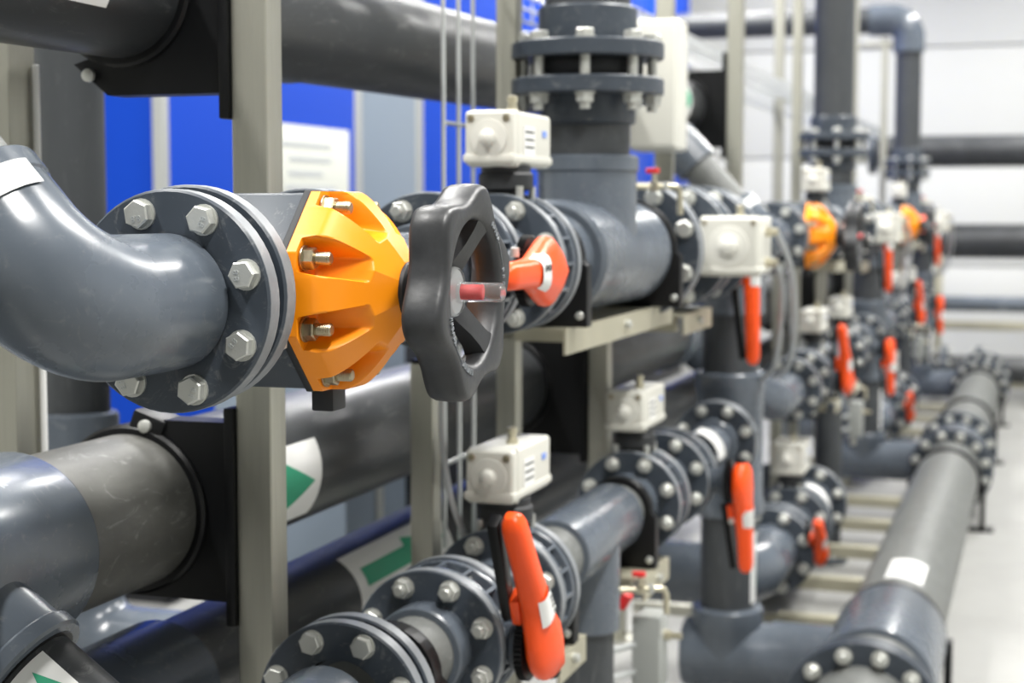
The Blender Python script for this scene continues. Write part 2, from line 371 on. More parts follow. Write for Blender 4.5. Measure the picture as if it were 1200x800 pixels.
# diaphragm valve -------------------------------------------------------------
def diaphragm_valve(reg):
    yc = 1.591; xb = -.727; C0 = V((xb, yc, ZU))
    t = thing('diaphragm_valve', 'grey diaphragm valve with bright orange bonnet and black handwheel in the {b} bank', 'valve', (XR, yc, ZU - .11), 'orange bonneted diaphragm valves', reg)
    AP = .1045; RO = AP / math.cos(PI / 8)
    octo = [(RO * math.cos(PI / 8 + PI / 4 * k), RO * math.sin(PI / 8 + PI / 4 * k)) for k in range(8)]
    M = frame((XR - .03, yc, ZU), (1, 0, 0), (0, 1, 0))
    g = G(); g.prism([(a * .985, b * .985) for a, b in octo], xb - .004 - (XR - .03), M, .004)
    g.lathe([(.068, 1.462), (.075, 1.50), (.088, 1.53), (.088, 1.65), (.075, 1.69), (.068, 1.72)], (XR, 0, ZU), (0, 1, 0), 48)
    body = g.obj('valve_body', 'pvc_flange', t)
    yflange(t, 1.441, ZU); yflange(t, 1.717, ZU)
    G().prism([(a * 1.012, b * 1.012) for a, b in octo], .008, frame((xb - .006, yc, ZU), (1, 0, 0), (0, 1, 0)), .002).obj('diaphragm_edge', 'rubber', t)
    G().box((xb + .0, yc + .0, ZU - AP - .011), (.026, .034, .028), .003).obj('drain_lug', 'rubber', t)
    # orange bonnet: height field over the octagon with a pocket at each stud
    NA, NR = 400, 96; vs = []; fs = []; HB = .092; rs = .095; top = .29
    sm = lambda a, b, x: (lambda q: q * q * (3 - 2 * q))(max(0., min(1., (x - a) / (b - a))))
    def hgt(r, a):
        s = (a + PI / 8) % (PI / 4) - PI / 8; ro = AP / math.cos(s); q = r / ro
        e = max(0., (1 - q) / (1 - top)); h = .027 + (HB - .027) * min(1., e) ** .66
        d = ((a - PI / 8) % (PI / 4)); d = min(d, PI / 4 - d); lat = r * math.sin(d); rad = r * math.cos(d)
        wall = sm(.212, .168, d) * sm(.060, .071, rad)
        fl = .011 + .32 * max(0., .084 - rad)
        return h + (min(h, fl) - h) * wall
    for i in range(NR + 1):
        q = 1 - (1 - top) * i / NR
        for k in range(NA):
            a = 2 * PI * k / NA; s = (a + PI / 8) % (PI / 4) - PI / 8; ro = AP / math.cos(s)
            mix = sm(0, .8, i / NR); r = q * (ro * (1 - mix) + AP * 1.03 * mix)
            vs.append((xb + .002 + hgt(r, a), yc + r * math.cos(a), ZU + r * math.sin(a)))
    for i in range(NR):
        for k in range(NA): k2 = (k + 1) % NA; fs.append((i * NA + k, i * NA + k2, (i + 1) * NA + k2, (i + 1) * NA + k))
    g = G().add(vs, fs); n0 = len(g.v)
    # skirt down to the diaphragm and cap at the top
    sk = [(xb + .002, yc + (AP / math.cos((2 * PI * k / NA + PI / 8) % (PI / 4) - PI / 8)) * math.cos(2 * PI * k / NA), ZU + (AP / math.cos((2 * PI * k / NA + PI / 8) % (PI / 4) - PI / 8)) * math.sin(2 * PI * k / NA)) for k in range(NA)]
    g.v += [V(p) for p in sk]
    for k in range(NA): k2 = (k + 1) % NA; g.f.append((k, k2, n0 + k2, n0 + k))
    g.f.append(tuple(NR * NA + k for k in range(NA)))
    bo = g.obj('bonnet', 'orange', t, smooth=50)
    g = G(); g.lathe([(.0135, 0), (.0135, .002)], ax=(0, 0, 1), seg=20); hexa(g, .0118, .002, .013)
    g.lathe([(.0064, .012), (.0064, .028), (.0052, .030)], ax=(0, 0, 1), seg=14)
    for zz in range(8): g.lathe([(.0064, .0145 + zz * .0018), (.0069, .0154 + zz * .0018), (.0064, .0163 + zz * .0018)], ax=(0, 0, 1), seg=14, cap=(False, False))
    me = g.mesh('stud_nut', smooth=28); me.materials.append(MATS['nut_steel'])
    for k in range(8):
        a = PI / 8 + PI / 4 * k
        put(me, 'stud_nut', t, frame((xb + .0142, yc + .0945 * math.cos(a), ZU + .0945 * math.sin(a)), (1, 0, 0)) @ Matrix.Rotation(k * 1.3, 4, 'Z'))
    G().lathe([(.031, 0), (.031, .012), (.028, .016), (.028, .036)], (xb + HB - .006, yc, ZU), (1, 0, 0), 40).obj('stem_collar', 'rubber', t)
    # handwheel
    xw0, xw1 = -.601, -.556; n = 180; ri = .0755; ph = R_(15)
    def ro_(a): c = .5 + .5 * math.cos(6 * (a - ph)); return .0965 + .0185 * c ** 1.25
    vs = []; fs = []; ring = []
    for k in range(n):
        a = 2 * PI * k / n; ro = ro_(a); b = .0075; ring = []
        xa, xz = xw0 + .001, xw1
        prof = [(ri, xz - .024), (ri + .004, xz - .030), (ro - b, xa), (ro - b * .3, xa + b * .3), (ro, xa + b), (ro + .0012, (xa + xz) / 2), (ro, xz - b), (ro - b * .3, xz - b * .3), (ro - b, xz), (ri + .006, xz - .001), (ri + .001, xz - .004), (ri, xz - .009)]
        for r, x in prof: vs.append((x, yc + r * math.cos(a), ZU + r * math.sin(a)))
    m = 12
    for k in range(n):
        for i in range(m): fs.append((k * m + i, ((k + 1) % n) * m + i, ((k + 1) % n) * m + (i + 1) % m, k * m + (i + 1) % m))
    hw = G().add(vs, fs).obj('handwheel', 'wheel_black', t, smooth=50)
    xh = -.5865
    G().lathe([(.026, xw0 - .012 - xh), (.030, -.02), (.0305, -.004), (.028, 0), (.0, 0)], (xh, yc, ZU), (1, 0, 0), 40).obj('hub', 'wheel_black', hw)
    for a in (R_(66), R_(-50), R_(188)):
        d = V((0, math.cos(a), math.sin(a))); p = V((0, -math.sin(a), math.cos(a))); c = V((0, yc, ZU)); vs = []
        for r, hw_, x0, x1 in ((.02, .0185, xh - .012, xh - .001), (.05, .0150, xh - .002, xh + .014), (.066, .0155, xh + .002, xh + .021), (.078, .0195, xh + .004, xh + .026)):
            for sx, sp in ((x0, -1), (x0, 1), (x1, 1), (x1, -1)): vs.append(c + d * r + p * sp * hw_ * (1 if sx == x0 else .8) + V((sx, 0, 0)))
        fs = [(0, 1, 2, 3), (12, 13, 14, 15)]
        for i in range(3):
            for j in range(4): fs.append((i * 4 + j, i * 4 + (j + 1) % 4, i * 4 + 4 + (j + 1) % 4, i * 4 + 4 + j))
        G().add(vs, fs).obj('spoke', 'wheel_black', hw)
    # raised marks running round the rim
    g = G()
    for a0, a1, nn in ((R_(196), R_(214), 6), (R_(238), R_(256), 6), (R_(40), R_(56), 5), (R_(4), R_(14), 3)):
        for i in range(nn):
            a = a0 + (a1 - a0) * i / (nn - 1); c = V((xw1 - .0005, yc + .0845 * math.cos(a), ZU + .0845 * math.sin(a)))
            Mx = Matrix.Rotation(a, 4, 'X')
            for dz in (-.0016, .0016): g.box(c + Mx @ V((0, .0, dz * .6)), (.0026, .0058, .0009), 0, Mx @ Matrix.Rotation(.25 * (i % 3 - 1), 4, 'X'))
            g.box(c + Mx @ V((0, (.0022 if i % 2 else -.0022), 0)), (.0026, .0011, .0026), 0, Mx)
    for a0, a1 in ((R_(217), R_(235)), (R_(18), R_(37))):
        for i in range(12):
            a = a0 + (a1 - a0) * i / 12; g.box((xw1 - .0006, yc + .0845 * math.cos(a), ZU + .0845 * math.sin(a)), (.0014, .0011, .003), 0, Matrix.Rotation(a, 4, 'X'))
    g.obj('rim_lettering', 'pvc_rim', hw, label='small raised lettering and arrow on the rim')['kind'] = 'stuff'
    ind = G().lathe([(.0255, 0), (.0265, .002), (.0265, .006), (.024, .0085), (.0125, .0095), (.0118, .012), (.0105, .0135), (.0100, .056), (.0088, .058), (.0, .0582)], (xh, yc, ZU), (1, 0, 0), 40).obj('position_indicator', 'clear', t, label='clear plastic position indicator dome')
    G().lathe([(.0062, 0), (.0062, .024), (.005, .025)], (xh + .0115, yc, ZU), (1, 0, 0), 20).obj('red_spindle', 'red', ind)
    G().lathe([(.0235, 0), (.0235, .002)], (xh - .0003, yc, ZU), (1, 0, 0), 32).obj('hub_washer', 'galv', ind)
    return t
diaphragm_valve(MODULE)

# wafer butterfly body ----------------------------------------------------------
def wafer(t, y0, y1, z, dn=100, x=XR):
    R, rb, rs, rp, d = DN[dn]; g = G(); q = R / .11
    g.cyl((x, y0, z), (x, y1, z), R - .022 * q, 48)
    for a, b in ((y0, y0 + .011), (y1 - .011, y1)): g.ring((x, a, z), (x, b, z), R - .002, R - .026 * q, 56, .002)
    for k in range(16):
        a = 2 * PI * k / 16; M = Matrix.Rotation(-a, 4, 'Y')
        g.box(V((x, (y0 + y1) / 2, z)) + M @ V((R - .014 * q, 0, 0)), (.022 * q, y1 - y0 - .01, .005), 0, M)
    return g.obj('valve_body', 'pvc', t)
def lever(t, o, u, L, tilt=.03):
    """hub at o, stem axis +X, handle pointing along u (in the YZ plane)"""
    u = V(u).normalized(); w_ = V((1, 0, 0)).cross(u); o = V(o); out = V((1, 0, 0))
    P = lambda a, b, c: o + u * a + w_ * b + out * (c + tilt * max(0, a))
    secs = [(-.047, .010, .010), (-.043, .022, .017), (-.030, .037, .026), (-.008, .047, .028), (.012, .049, .029), (.035, .041, .027), (.06, .031, .026), (.085, .0215, .0245), (.12, .0195, .0235), (L * .62, .0185, .022), (L - .02, .018, .0205), (L - .007, .0145, .017), (L, .008, .010)]
    vs = []; fs = []; n = 20
    for a, hw_, hh in secs:
        for k in range(n):
            th = 2 * PI * k / n; cx = math.copysign(abs(math.cos(th)) ** .6, math.cos(th)); cz = math.copysign(abs(math.sin(th)) ** .7, math.sin(th))
            ridge = 1 if a > .07 else .55 + .45 * max(0, 1 - abs(cx) * 1.0)
            vs.append(P(a, hw_ * cx, .004 + hh * .9 * cz * (ridge if cz > 0 else .8)))
    for i in range(len(secs) - 1):
        for k in range(n): k2 = (k + 1) % n; fs.append((i * n + k, i * n + k2, i * n + n + k2, i * n + n + k))
    fs += [tuple(range(n)), tuple((len(secs) - 1) * n + k for k in range(n))]
    h = G().add(vs, fs).obj('lever', 'lever_orange', t, smooth=45)
    Mf = Matrix((u, w_, out)).transposed().to_4x4()
    g = G(); Mt = Mf @ Matrix.Rotation(-tilt - .10, 4, 'Y')
    g.box(P(L * .60, 0, -.030), (L * .72, .026, .016), .004, Mt); g.obj('trigger', 'black', h)
    g = G(); g.box(P(.075, -.0, -.022), (.045, .03, .014), .003, Mt); g.obj('trigger_guard', 'lever_orange', h)
    G().lathe([(.006, 0), (.006, .012), (.004, .013)], P(.085, -.022, -.018), -w_, 12).obj('pivot_screw', 'zinc', h)
    G().lathe([(.0135, 0), (.0135, .006), (.011, .008)], P(-.046, 0, .004), -u, 24).obj('end_cap', 'black', h)
    # white printed label wrapped over the grip root
    vs = []; fs = []
    for i in range(5):
        a = .062 + .042 * i / 4; hh = .0245 * .9 + .0052; hw_ = .031 - .20 * (a - .058)
        for k in range(9): th = R_(28) + R_(150) * k / 8; vs.append(P(a, hw_ * .93 * math.copysign(abs(math.cos(th)) ** .6, math.cos(th)), .0046 + .0238 * abs(math.sin(th)) ** .7))
    for i in range(4):
        for k in range(8): b = i * 9 + k; fs.append((b, b + 1, b + 10, b + 9))
    lb = G().add(vs, fs).obj('label_sticker', 'label', h)
    g = G()
    for i, (a, b) in enumerate(((.068, .008), (.078, .010), (.086, .006), (.094, .010))):
        g.box(P(a, -.008, .0292), (.0035, b, .0008), 0, Mf)
    g.obj('print', 'ink', lb)
    # black toothed sector behind the hub and the stem
    nt = 44; poly = []
    for k in range(nt * 2):
        th = 2 * PI * k / (nt * 2); rr = .047 + (.0035 if k % 2 else 0); poly.append((rr * math.cos(th), rr * math.sin(th)))
    M = frame(o + out * -.030, out, u); G().prism(poly, .012, M).obj('ratchet_plate', 'black', t)
    g = G(); g.lathe([(.030, -.085), (.030, -.045), (.038, -.040), (.038, -.030), (.018, -.028), (.018, 0)], o, out, 28); g.obj('stem_neck', 'pvc_flange', t)
    return h
def lever_valve(y0, y1, z, u, label, reg, dn=100, L=.215, name='lever_valve', hx=None, tilt=.03):
    R, rb, rs, rp, d = DN[dn]; t = thing(name, label, 'valve', (XR, (y0 + y1) / 2, z - R), 'orange lever butterfly valves', reg)
    wafer(t, y0, y1, z, dn); lever(t, (hx if hx is not None else XR + R + .045, (y0 + y1) / 2, z), u, L, tilt)
    bolts(t, (XR, y0 - .027, z), (0, 1, 0), y1 - y0 + .054, rb, 'nut', d=d); return t
def actuator(t, c, d, face, glandside):
    """white switch box; face = outward normal of the dial side"""
    b = thing_part = G().box(c, d, .009, seg=3).obj('actuator_box', 'white_box', t)
    c = V(c); d = V(d); f = V(face); ih = max(range(3), key=lambda i: abs(f[i])); fc = c + f * d[ih] / 2
    up = V((0, 0, 1)); side = up.cross(f); w2 = d[0] / 2 if ih == 1 else d[1] / 2; h2 = d[2] / 2
    dd = [d.x * 1.04, d.y * 1.04, d.z * 1.04]; dd[ih] = .012
    G().box(fc - f * .026, (dd[0], dd[1], dd[2]), .006).obj('cover_seam', 'white_box', b)
    bd = list(d * 1.0); bd[2] = .014; bd[0] *= 1.06; bd[1] *= 1.03
    G().box(c - up * (h2 - .012), bd, .005).obj('base_rim', 'white_box', b)
    G().lathe([(h2 * .70, 0), (h2 * .68, .0025), (h2 * .34, .004), (h2 * .30, .006), (h2 * .27, .016), (h2 * .16, .020), (.0, .021)], fc, f, 32).obj('dial', 'knob', b)
    for i in (-1, 1):
        for j in (-1, 1): G().lathe([(.0058, 0), (.0058, .0018), (.003, .0022)], fc + side * i * (w2 - .011) + up * j * (h2 - .012), f, 12).obj('screw', 'nut_steel', b)
    G().lathe([(.010, 0), (.010, .008), (.0075, .009), (.0075, .018), (.009, .019), (.009, .026), (.004, .028)], c + up * h2 + V((.012, -.02, 0)), up, 12).obj('cable_gland', 'brass', b)
    return b
def box_valve(y0, y1, z, label, reg, dn=100, size=(.080, .205, .086), lift=.0):
    R, rb, rs, rp, d = DN[dn]; ym = (y0 + y1) / 2; t = thing('actuated_valve', label, 'valve', (XR, ym, z - R), 'butterfly valves with white switch boxes', reg)
    wafer(t, y0, y1, z, dn); zb = z + R + .043 + lift
    g = G(); g.lathe([(.030, -.045), (.030, .004), (.044, .008), (.044, .030), (.040, .034), (.040, .045 + lift)], (XR, ym, z + R), (0, 0, 1), 32); g.obj('stem_neck', 'rubber', t)
    for sx in (-1, 1):
        for sy in (-1, 1): G().lathe([(.006, 0), (.006, .02), (.004, .024)], (XR + sx * .033, ym + sy * .033, z + R + .012), (0, 0, -1), 10).obj('neck_bolt', 'zinc', t)
    b = actuator(t, (XR - .008, ym + .04, zb + size[2] / 2), size, (0, -1, 0), 1)
    xs = XR - .008 + size[0] / 2 + .0008; yc_ = ym + .04; zc = zb + size[2] / 2
    G().box((xs, yc_ + .062, zc + .012), (.001, .022, .010), 0).obj('blue_logo', 'blue_print', b)
    pl = G().box((xs, yc_ - .02, zc - .002), (.001, .055, .046), 0).obj('rating_plate', 'label', b)
    for q in (-.012, 0., .012): G().box((xs + .0007, yc_ - .02, zc + q), (.0006, .044, .0035), 0).obj('print_line', 'ink', pl)
    bolts(t, (XR, y0 - .027, z), (0, 1, 0), y1 - y0 + .054, rb, 'nut', d=d); return t
def spool(y0, y1, z, label, reg, dn=100, mid='pvc', collar=True, name='pipe_spool', band=None):
    R, rb, rs, rp, d = DN[dn]; t = thing(name, label, 'pipe', (XR, (y0 + y1) / 2, z - R), 'flanged pipe spools', reg)
    yflange(t, y0, z, dn); yflange(t, y1 - .024, z, dn)
    G().cyl((XR, y0 + .004, z), (XR, y1 - .004, z), rp, 40).obj('pipe', mid, t)
    if collar:
        G().ring((XR, y0 - .0, z), (XR, y0 + .065, z), rs, rp - .002, 48, .003).obj('stub_end', 'pvc', t)
        G().ring((XR, y1 - .065, z), (XR, y1 + .0, z), rs, rp - .002, 48, .003).obj('stub_end', 'pvc', t)
    if band: G().patch((XR, 0, z), (0, 1, 0), rs + .0015, band[0], band[1], -.2, 1.3, (.3, 0, 1)).obj('sticker', 'label', t)
    return t
def saddle(y, z, r, zb, label, reg, x=XR):
    t = thing('pipe_saddle', label, 'clamp', (x, y, zb), 'black saddles on the brackets', reg)
    w2 = r + .022; M = frame((x, y + .015, z), (0, -1, 0), (1, 0, 0))
    poly = [(-w2, zb - z), (w2, zb - z), (w2, -.01)] + [((r + .012) * math.cos(PI * i / 16), (r + .012) * math.sin(PI * i / 16)) for i in range(17)] + [(-w2, -.01)]
    G().prism(poly, .03, M, .002).obj('saddle_body', 'black', t)
    for s in (-1, 1): G().lathe([(.007, 0), (.007, .006), (.004, .008)], (x + s * (w2 - .012), y - .016, zb + .02), (0, -1, 0), 12).obj('screw', 'zinc', t)
    return t

# upper line ---------------------------------------------------------------------
spool(1.753, 2.129, ZU, 'short grey flanged pipe behind the handwheel in the {b} bank', MODULE)
lever_valve(2.132, 2.190, ZU, (0, -1, .0), 'butterfly valve with orange lever lying along the upper pipe, {b} bank', MODULE)
spool(2.193, 2.429, ZU, 'grey flanged spacer between the two upper butterfly valves of the {b} bank', MODULE)
box_valve(2.432, 2.490, ZU, 'butterfly valve with white switch box on top, upper line of the {b} bank', MODULE)
def upper_tee(reg):
    yr = 2.945; t = thing('riser_tee', 'large grey pipe tee turning upwards below the riser of the {b} bank', 'tee', (XR, yr, ZU - .105), 'riser tees', reg)
    yflange(t, 2.493, ZU)
    g = G(); g.lathe([(.060, 2.50), (.060, 2.60), (.066, 2.62), (.066, 2.66), (.088, 2.715)], (XR, 0, ZU), (0, 1, 0), 48); g.obj('reducer', 'pvc', t)
    g = G(); g.lathe([(.082, 2.70), (.094, 2.70), (.1025, 2.708), (.1025, 2.765), (.100, 2.785), (.100, 3.155), (.1025, 3.16), (.1025, 3.215), (.096, 3.22), (.096, 3.30)], (XR, 0, ZU), (0, 1, 0), 56)
    g.lathe([(.093, 0), (.093, .155), (.0965, .158), (.0965, .182), (.090, .186)], (XR, yr, ZU), (0, 0, 1), 56); b = g.obj('tee_body', 'pvc', t)
    G().cyl((XR, yr, ZU + .18), (XR, yr, 1.64), .080, 48).obj('riser_stub', 'pipe_column', t)
    G().lathe([(.080, 1.605), (.090, 1.609), (.090, 1.662)], (XR, yr, 0), (0, 0, 1), 48).obj('socket', 'pvc_flange', t)
    axis_flange(t, (XR, yr, 1.660), (0, 0, 1), 150, .030)
    yflange(t, 3.300, ZU, 150, .030); bolts(t, (XR, 3.300, ZU), (0, 1, 0), .057, .120, 'head', d=.020)
    return t
upper_tee(MODULE)
def riser(reg):
    yr = 2.945; t = thing('riser_pipe', 'vertical dark grey riser pipe with bolted flange pair, {b} bank', 'pipe', (XR, yr, 1.69), 'vertical riser pipes', reg)
    G().lathe([(.10, 1.690), (.104, 1.696), (.104, 1.718), (.10, 1.726)], (XR, yr, 0), (0, 0, 1), 48).obj('gasket', 'rubber', t)
    axis_flange(t, (XR, yr, 1.726), (0, 0, 1), 150, .030)
    G().lathe([(.092, 1.752), (.092, 1.818), (.089, 1.822), (.08, 1.822)], (XR, yr, 0), (0, 0, 1), 48).obj('socket', 'pvc_flange', t)
    bolts(t, (XR, yr, 1.756), (0, 0, -1), .096, .120, 'head', d=.020, rot=.16)
    return t
risers = []
rt_ = riser(MODULE); G().cyl((XR, 2.945, 1.75), (XR, 2.945, 4.5), .080, 48).obj('pipe', 'pipe_column', rt_); rt_['_riser'] = 1
saddle(2.645, ZU, .066, ZU - .113, 'black saddle clamp on the valve side of the upper tee, {b} bank', MODULE)
saddle(3.245, ZU, .096, ZU - .113, 'black saddle clamp on the far side of the upper tee, {b} bank', MODULE)
# sampling tap beside the tee
def tap(o, label, reg, drop=.05, q=.68):
    o = V(o); t = thing('sampling_tap', label, 'tap', o, 'small brass sampling taps', reg); W = lambda *a: o + V(a) * q
    G().cyl(o, W(.065, .03, 0), .0065, 14).obj('nipple', 'brass', t)
    G().box(W(.075, .035, 0), (.02, .017, .019), .004).obj('tap_body', 'brass', t)
    G().cyl(W(.075, .035, .01), W(.075, .035, .040), .005, 12).obj('stem', 'brass', t)
    G().box(W(.072, .03, .044), (.026, .014, .010), .003).obj('tap_lever', 'red', t)
    G().box(W(.103, .049, 0), (.013, .013, .016), .003).obj('union_nut', 'galv', t)
    G().sweep([W(.085, .04, 0), W(.125, .06, 0), W(.138, .066, -.004), W(.143, .068, -.018), W(.144, .069, -drop / q)], .0062, 14).obj('spout', 'brass', t)
    return t
tap((XR + .045, 3.06, ZU + .13), 'small brass tap with red lever beside the upper tee of the {b} bank', MODULE, .055)
spool(3.333, 3.660, ZU, 'wide grey flanged pipe right after the upper tee of the {b} bank', MODULE, 150)
def side_actuated(reg):
    y0, y1 = 3.663, 3.738; R, rb, rs, rp, d = DN[150]; ym = 3.70
    t = thing('side_actuated_valve', 'wide butterfly valve with big white actuator box facing the aisle, {b} bank', 'valve', (XR, ym, ZU - R), 'butterfly valves with side actuators', reg)
    wafer(t, y0, y1, ZU, 150); bolts(t, (XR, y0 - .027, ZU), (0, 1, 0), y1 - y0 + .054, rb, 'nut', d=d)
    G().lathe([(.035, .11), (.035, .165), (.046, .168), (.046, .185)], (XR, ym, ZU), (1, 0, 0), 32).obj('stem_neck', 'rubber', t)
    b = actuator(t, (XR + .150, ym - .02, ZU + .003), (.132, .19, .130), (0, -1, 0), 1)
    for zz in (-.035, .035): G().lathe([(.012, 0), (.012, .014), (.009, .016), (.009, .03)], (XR + .214, ym - .01, ZU + zz), (1, 0, 0), 14).obj('side_gland', 'brass', b)
    return t
side_actuated(MODULE)
spool(3.741, 3.977, ZU, 'wide grey flanged spacer beyond the side actuator, upper line of the {b} bank', MODULE, 150)
lever_valve(3.980, 4.050, ZU, (0, .0, -1), 'butterfly valve with long orange lever hanging from the upper line, {b} bank', MODULE, 150, .30, hx=-.692)
def top_elbow(reg):
    c = V((XR, 4.44, ZU)); t = thing('flanged_elbow', 'grey elbow turning the upper line down into the column, {b} bank', 'elbow', c - V((0, 0, .2)), 'column top elbows', reg)
    yflange(t, 4.053, ZU, 150); g = G(); elbow(g, c, (XR, 4.06, ZU), (XR, 4.44, ZU - .2), .12, .093, 44); g.obj('elbow_body', 'pvc', t); return t
top_elbow(MODULE)
def column(reg):
    t = thing('drop_pipe', 'dark vertical drop pipe with grey tees joining both lines, {b} bank', 'pipe', (XR, 4.44, 0), 'vertical drop columns', reg)
    x, y = XR, 4.44
    G().cyl((x, y, .28), (x, y, ZU - .19), .076, 44).obj('pipe', 'pipe_column', t)
    g = G(); g.lathe([(.078, .60), (.093, .604), (.0975, .61), (.0975, .65), (.0935, .66), (.0935, .95), (.0975, .96), (.0975, .998), (.094, 1.002), (.078, 1.003)], (x, y, 0), (0, 0, 1), 48)
    g.lathe([(.064, -.19), (.064, 0)], (x, y, ZL), (0, 1, 0), 40); g.obj('middle_tee', 'pvc', t)
    yflange(t, 4.248, ZL); bolts(t, (XR, 4.220, ZL), (0, 1, 0), .052, .090, 'nut')
    g = G(); g.lathe([(.078, .345), (.096, .343), (.1, .338), (.1, .29), (.096, .28), (.096, .20)], (x, y, 0), (0, 0, 1), 48)
    g.lathe([(.09, -.12), (.096, -.115), (.096, .24), (.1, .245), (.1, .29), (.096, .294), (.078, .296)], (x, y, .205), (1, 0, 0), 48); g.obj('base_tee', 'pvc', t)
    st = G().patch((x, y, 0), (0, 0, 1), .0772, .36, .56, .1, .95, (1, -.6, 0)).obj('sticker', 'label', t)
    G().patch((x, y, 0), (0, 0, 1), .0782, .40, .55, lambda q: .72 - .18 * (1 - q), .92, (1, -.6, 0)).obj('arrow', 'green', st)
    return t
column(MODULE)

# lower line ---------------------------------------------------------------------
def lower_inlet(reg):
    yt = 1.425; h = V((XH, yt, 1.057)); c = V((XR, yt, ZL)); d = (c - h).normalized()
    t = thing('header_tee', 'grey tee on the mid height header feeding the lower line, {b} bank', 'tee', h - V((0, 0, .12)), 'grey tees on the mid height header', reg)
    g = G(); g.lathe([(.1005, -.22), (.110, -.216), (.1125, -.21), (.1125, .168), (.110, .174), (.1005, .176)], h, (0, 1, 0), 56)
    g.cyl(h, h + d * .158, .068, 48, .003); g.obj('tee_body', 'pvc', t)
    G().ring(h + d * .143, h + d * .164, .0735, .0600, 48, .003).obj('branch_rim', 'pvc', t)
    G().cyl(h + d * .156, h + d * .1645, .0605, 40).obj('branch_gap', 'black', t)
    t2 = thing('inlet_elbow', 'dark sloping pipe with white arrow sticker and elbow starting the lower line, {b} bank', 'pipe', c - V((0, 0, .07)), 'lower line inlet elbows', reg)
    G().cyl(h + d * .15, c - d * .06, .055, 48).obj('pipe', 'pipe_dark', t2)
    st = G().patch(h, d, .0562, .170, .345, -.42, .42, (.35, -1, .75)).obj('sticker', 'label', t2)
    G().patch(h, d, .0572, .180, .342, lambda q: -(.33 * q / .3 if q < .3 else .11), lambda q: (.33 * q / .3 if q < .3 else .11), (.35, -1, .75), n=30).obj('arrow', 'green', st)
    g = G(); elbow(g, c, c - d * .12, c + V((0, .335, 0)), .085, .0672, 44); g.obj('elbow_body', 'pvc', t2)
    yflange(t2, 1.800, ZL); G().ring((XR, 1.824, ZL), (XR, 1.834, ZL), .1015, .06, 56, .001).obj('gasket', 'black', t2)
    bolts(t2, (XR, 1.80, ZL), (0, 1, 0), .058, .090, 'head'); return t
lower_inlet(MODULE)
spool(1.834, 2.129, ZL, 'light grey flanged pipe before the lower lever valve, {b} bank', MODULE, mid='pipe_worn')
saddle(1.965, ZL, .058, ZL - .115, 'black saddle clamp on the light grey lower pipe, {b} bank', MODULE)
lever_valve(2.132, 2.190, ZL, (0, -.60, 1), 'butterfly valve with orange lever pointing up on the lower line, {b} bank', MODULE, L=.245, tilt=-.05)
spool(2.193, 2.429, ZL, 'grey flanged spacer between the lower lever valve and switch box valve, {b} bank', MODULE, mid='pipe_worn')
box_valve(2.432, 2.490, ZL, 'butterfly valve with white switch box behind the upright orange lever, {b} bank', MODULE)
def lower_tee(reg):
    yr = 2.945; t = thing('drop_tee', 'grey pipe tee branching downwards on the lower line of the {b} bank', 'tee', (XR, yr, ZL - .2), 'downward tees', reg)
    yflange(t, 2.493, ZL)
    G().cyl((XR, 2.50, ZL), (XR, 3.28, ZL), .056, 40).obj('pipe', 'pipe_worn', t)
    g = G(); g.lathe([(.057, 2.73), (.066, 2.733), (.068, 2.74), (.068, 3.13), (.066, 3.137), (.057, 3.14)], (XR, 0, ZL), (0, 1, 0), 48)
    g.lathe([(.066, 0), (.066, .18), (.0575, .183)], (XR, yr, ZL), (0, 0, -1), 40); g.obj('tee_body', 'pvc', t)
    G().cyl((XR, yr, ZL - .17), (XR, yr, .02), .055, 40).obj('down_pipe', 'pipe_column', t)
    G().cyl((XR, yr, 0), (XR, yr, .03), .085, 32, .004).obj('floor_collar', 'pvc', t)
    G().ring((XR, 3.215, ZL), (XR, 3.283, ZL), .0665, .054, 48, .003).obj('stub_end', 'pvc', t)
    yflange(t, 3.280, ZL); return t
lower_tee(MODULE)
saddle(2.60, ZL, .058, ZL - .115, 'black saddle clamp just past the lower switch box valve, {b} bank', MODULE)
saddle(3.205, ZL, .058, ZL - .115, 'black saddle clamp after the downward tee, {b} bank', MODULE)
box_valve(3.307, 3.365, ZL, 'butterfly valve with white switch box after the downward tee, {b} bank', MODULE)
spool(3.368, 3.604, ZL, 'grey flanged spacer before the hanging lower lever, {b} bank', MODULE)
lever_valve(3.607, 3.665, ZL, (0, .12, -1), 'butterfly valve with orange lever hanging beside the column, lower line, {b} bank', MODULE, hx=-.640)
spool(3.668, 4.244, ZL, 'grey flanged pipe with white label joining the column, {b} bank', MODULE, band=(3.93, 4.02))
tap((XR + .04, 2.99, ZL - .115), 'small brass tap with red lever on the downward tee of the {b} bank', MODULE, .05)
def transmitter(reg):
    c = V((-.722, 3.10, .578)); t = thing('pressure_transmitter', 'light grey transmitter box on two thin tubes below the lower line, {b} bank', 'transmitter', c - V((0, 0, .08)), 'pressure transmitters', reg)
    G().box(c, (.058, .08, .15), .008).obj('housing', 'grey_box', t)
    for z in (-.04, .015): G().cyl((XR + .02, 2.98, c.z + z), (c.x - .01, c.y - .01, c.z + z), .008, 14).obj('tube', 'galv', t)
    G().lathe([(.011, 0), (.011, .012), (.007, .014), (.007, .035)], c + V((.029, .0, .03)), (1, 0, 0), 12).obj('fitting', 'brass', t)
    G().box(c + V((-.045, -.03, .10)), (.02, .03, .034), .006, Matrix.Rotation(.5, 4, 'Y')).obj('red_valve', 'red', t)
    G().cyl(c + V((-.01, 0, -.075)), c + V((-.01, 0, -.11)), .012, 14).obj('lower_gland', 'white_box', t); return t
transmitter(MODULE)
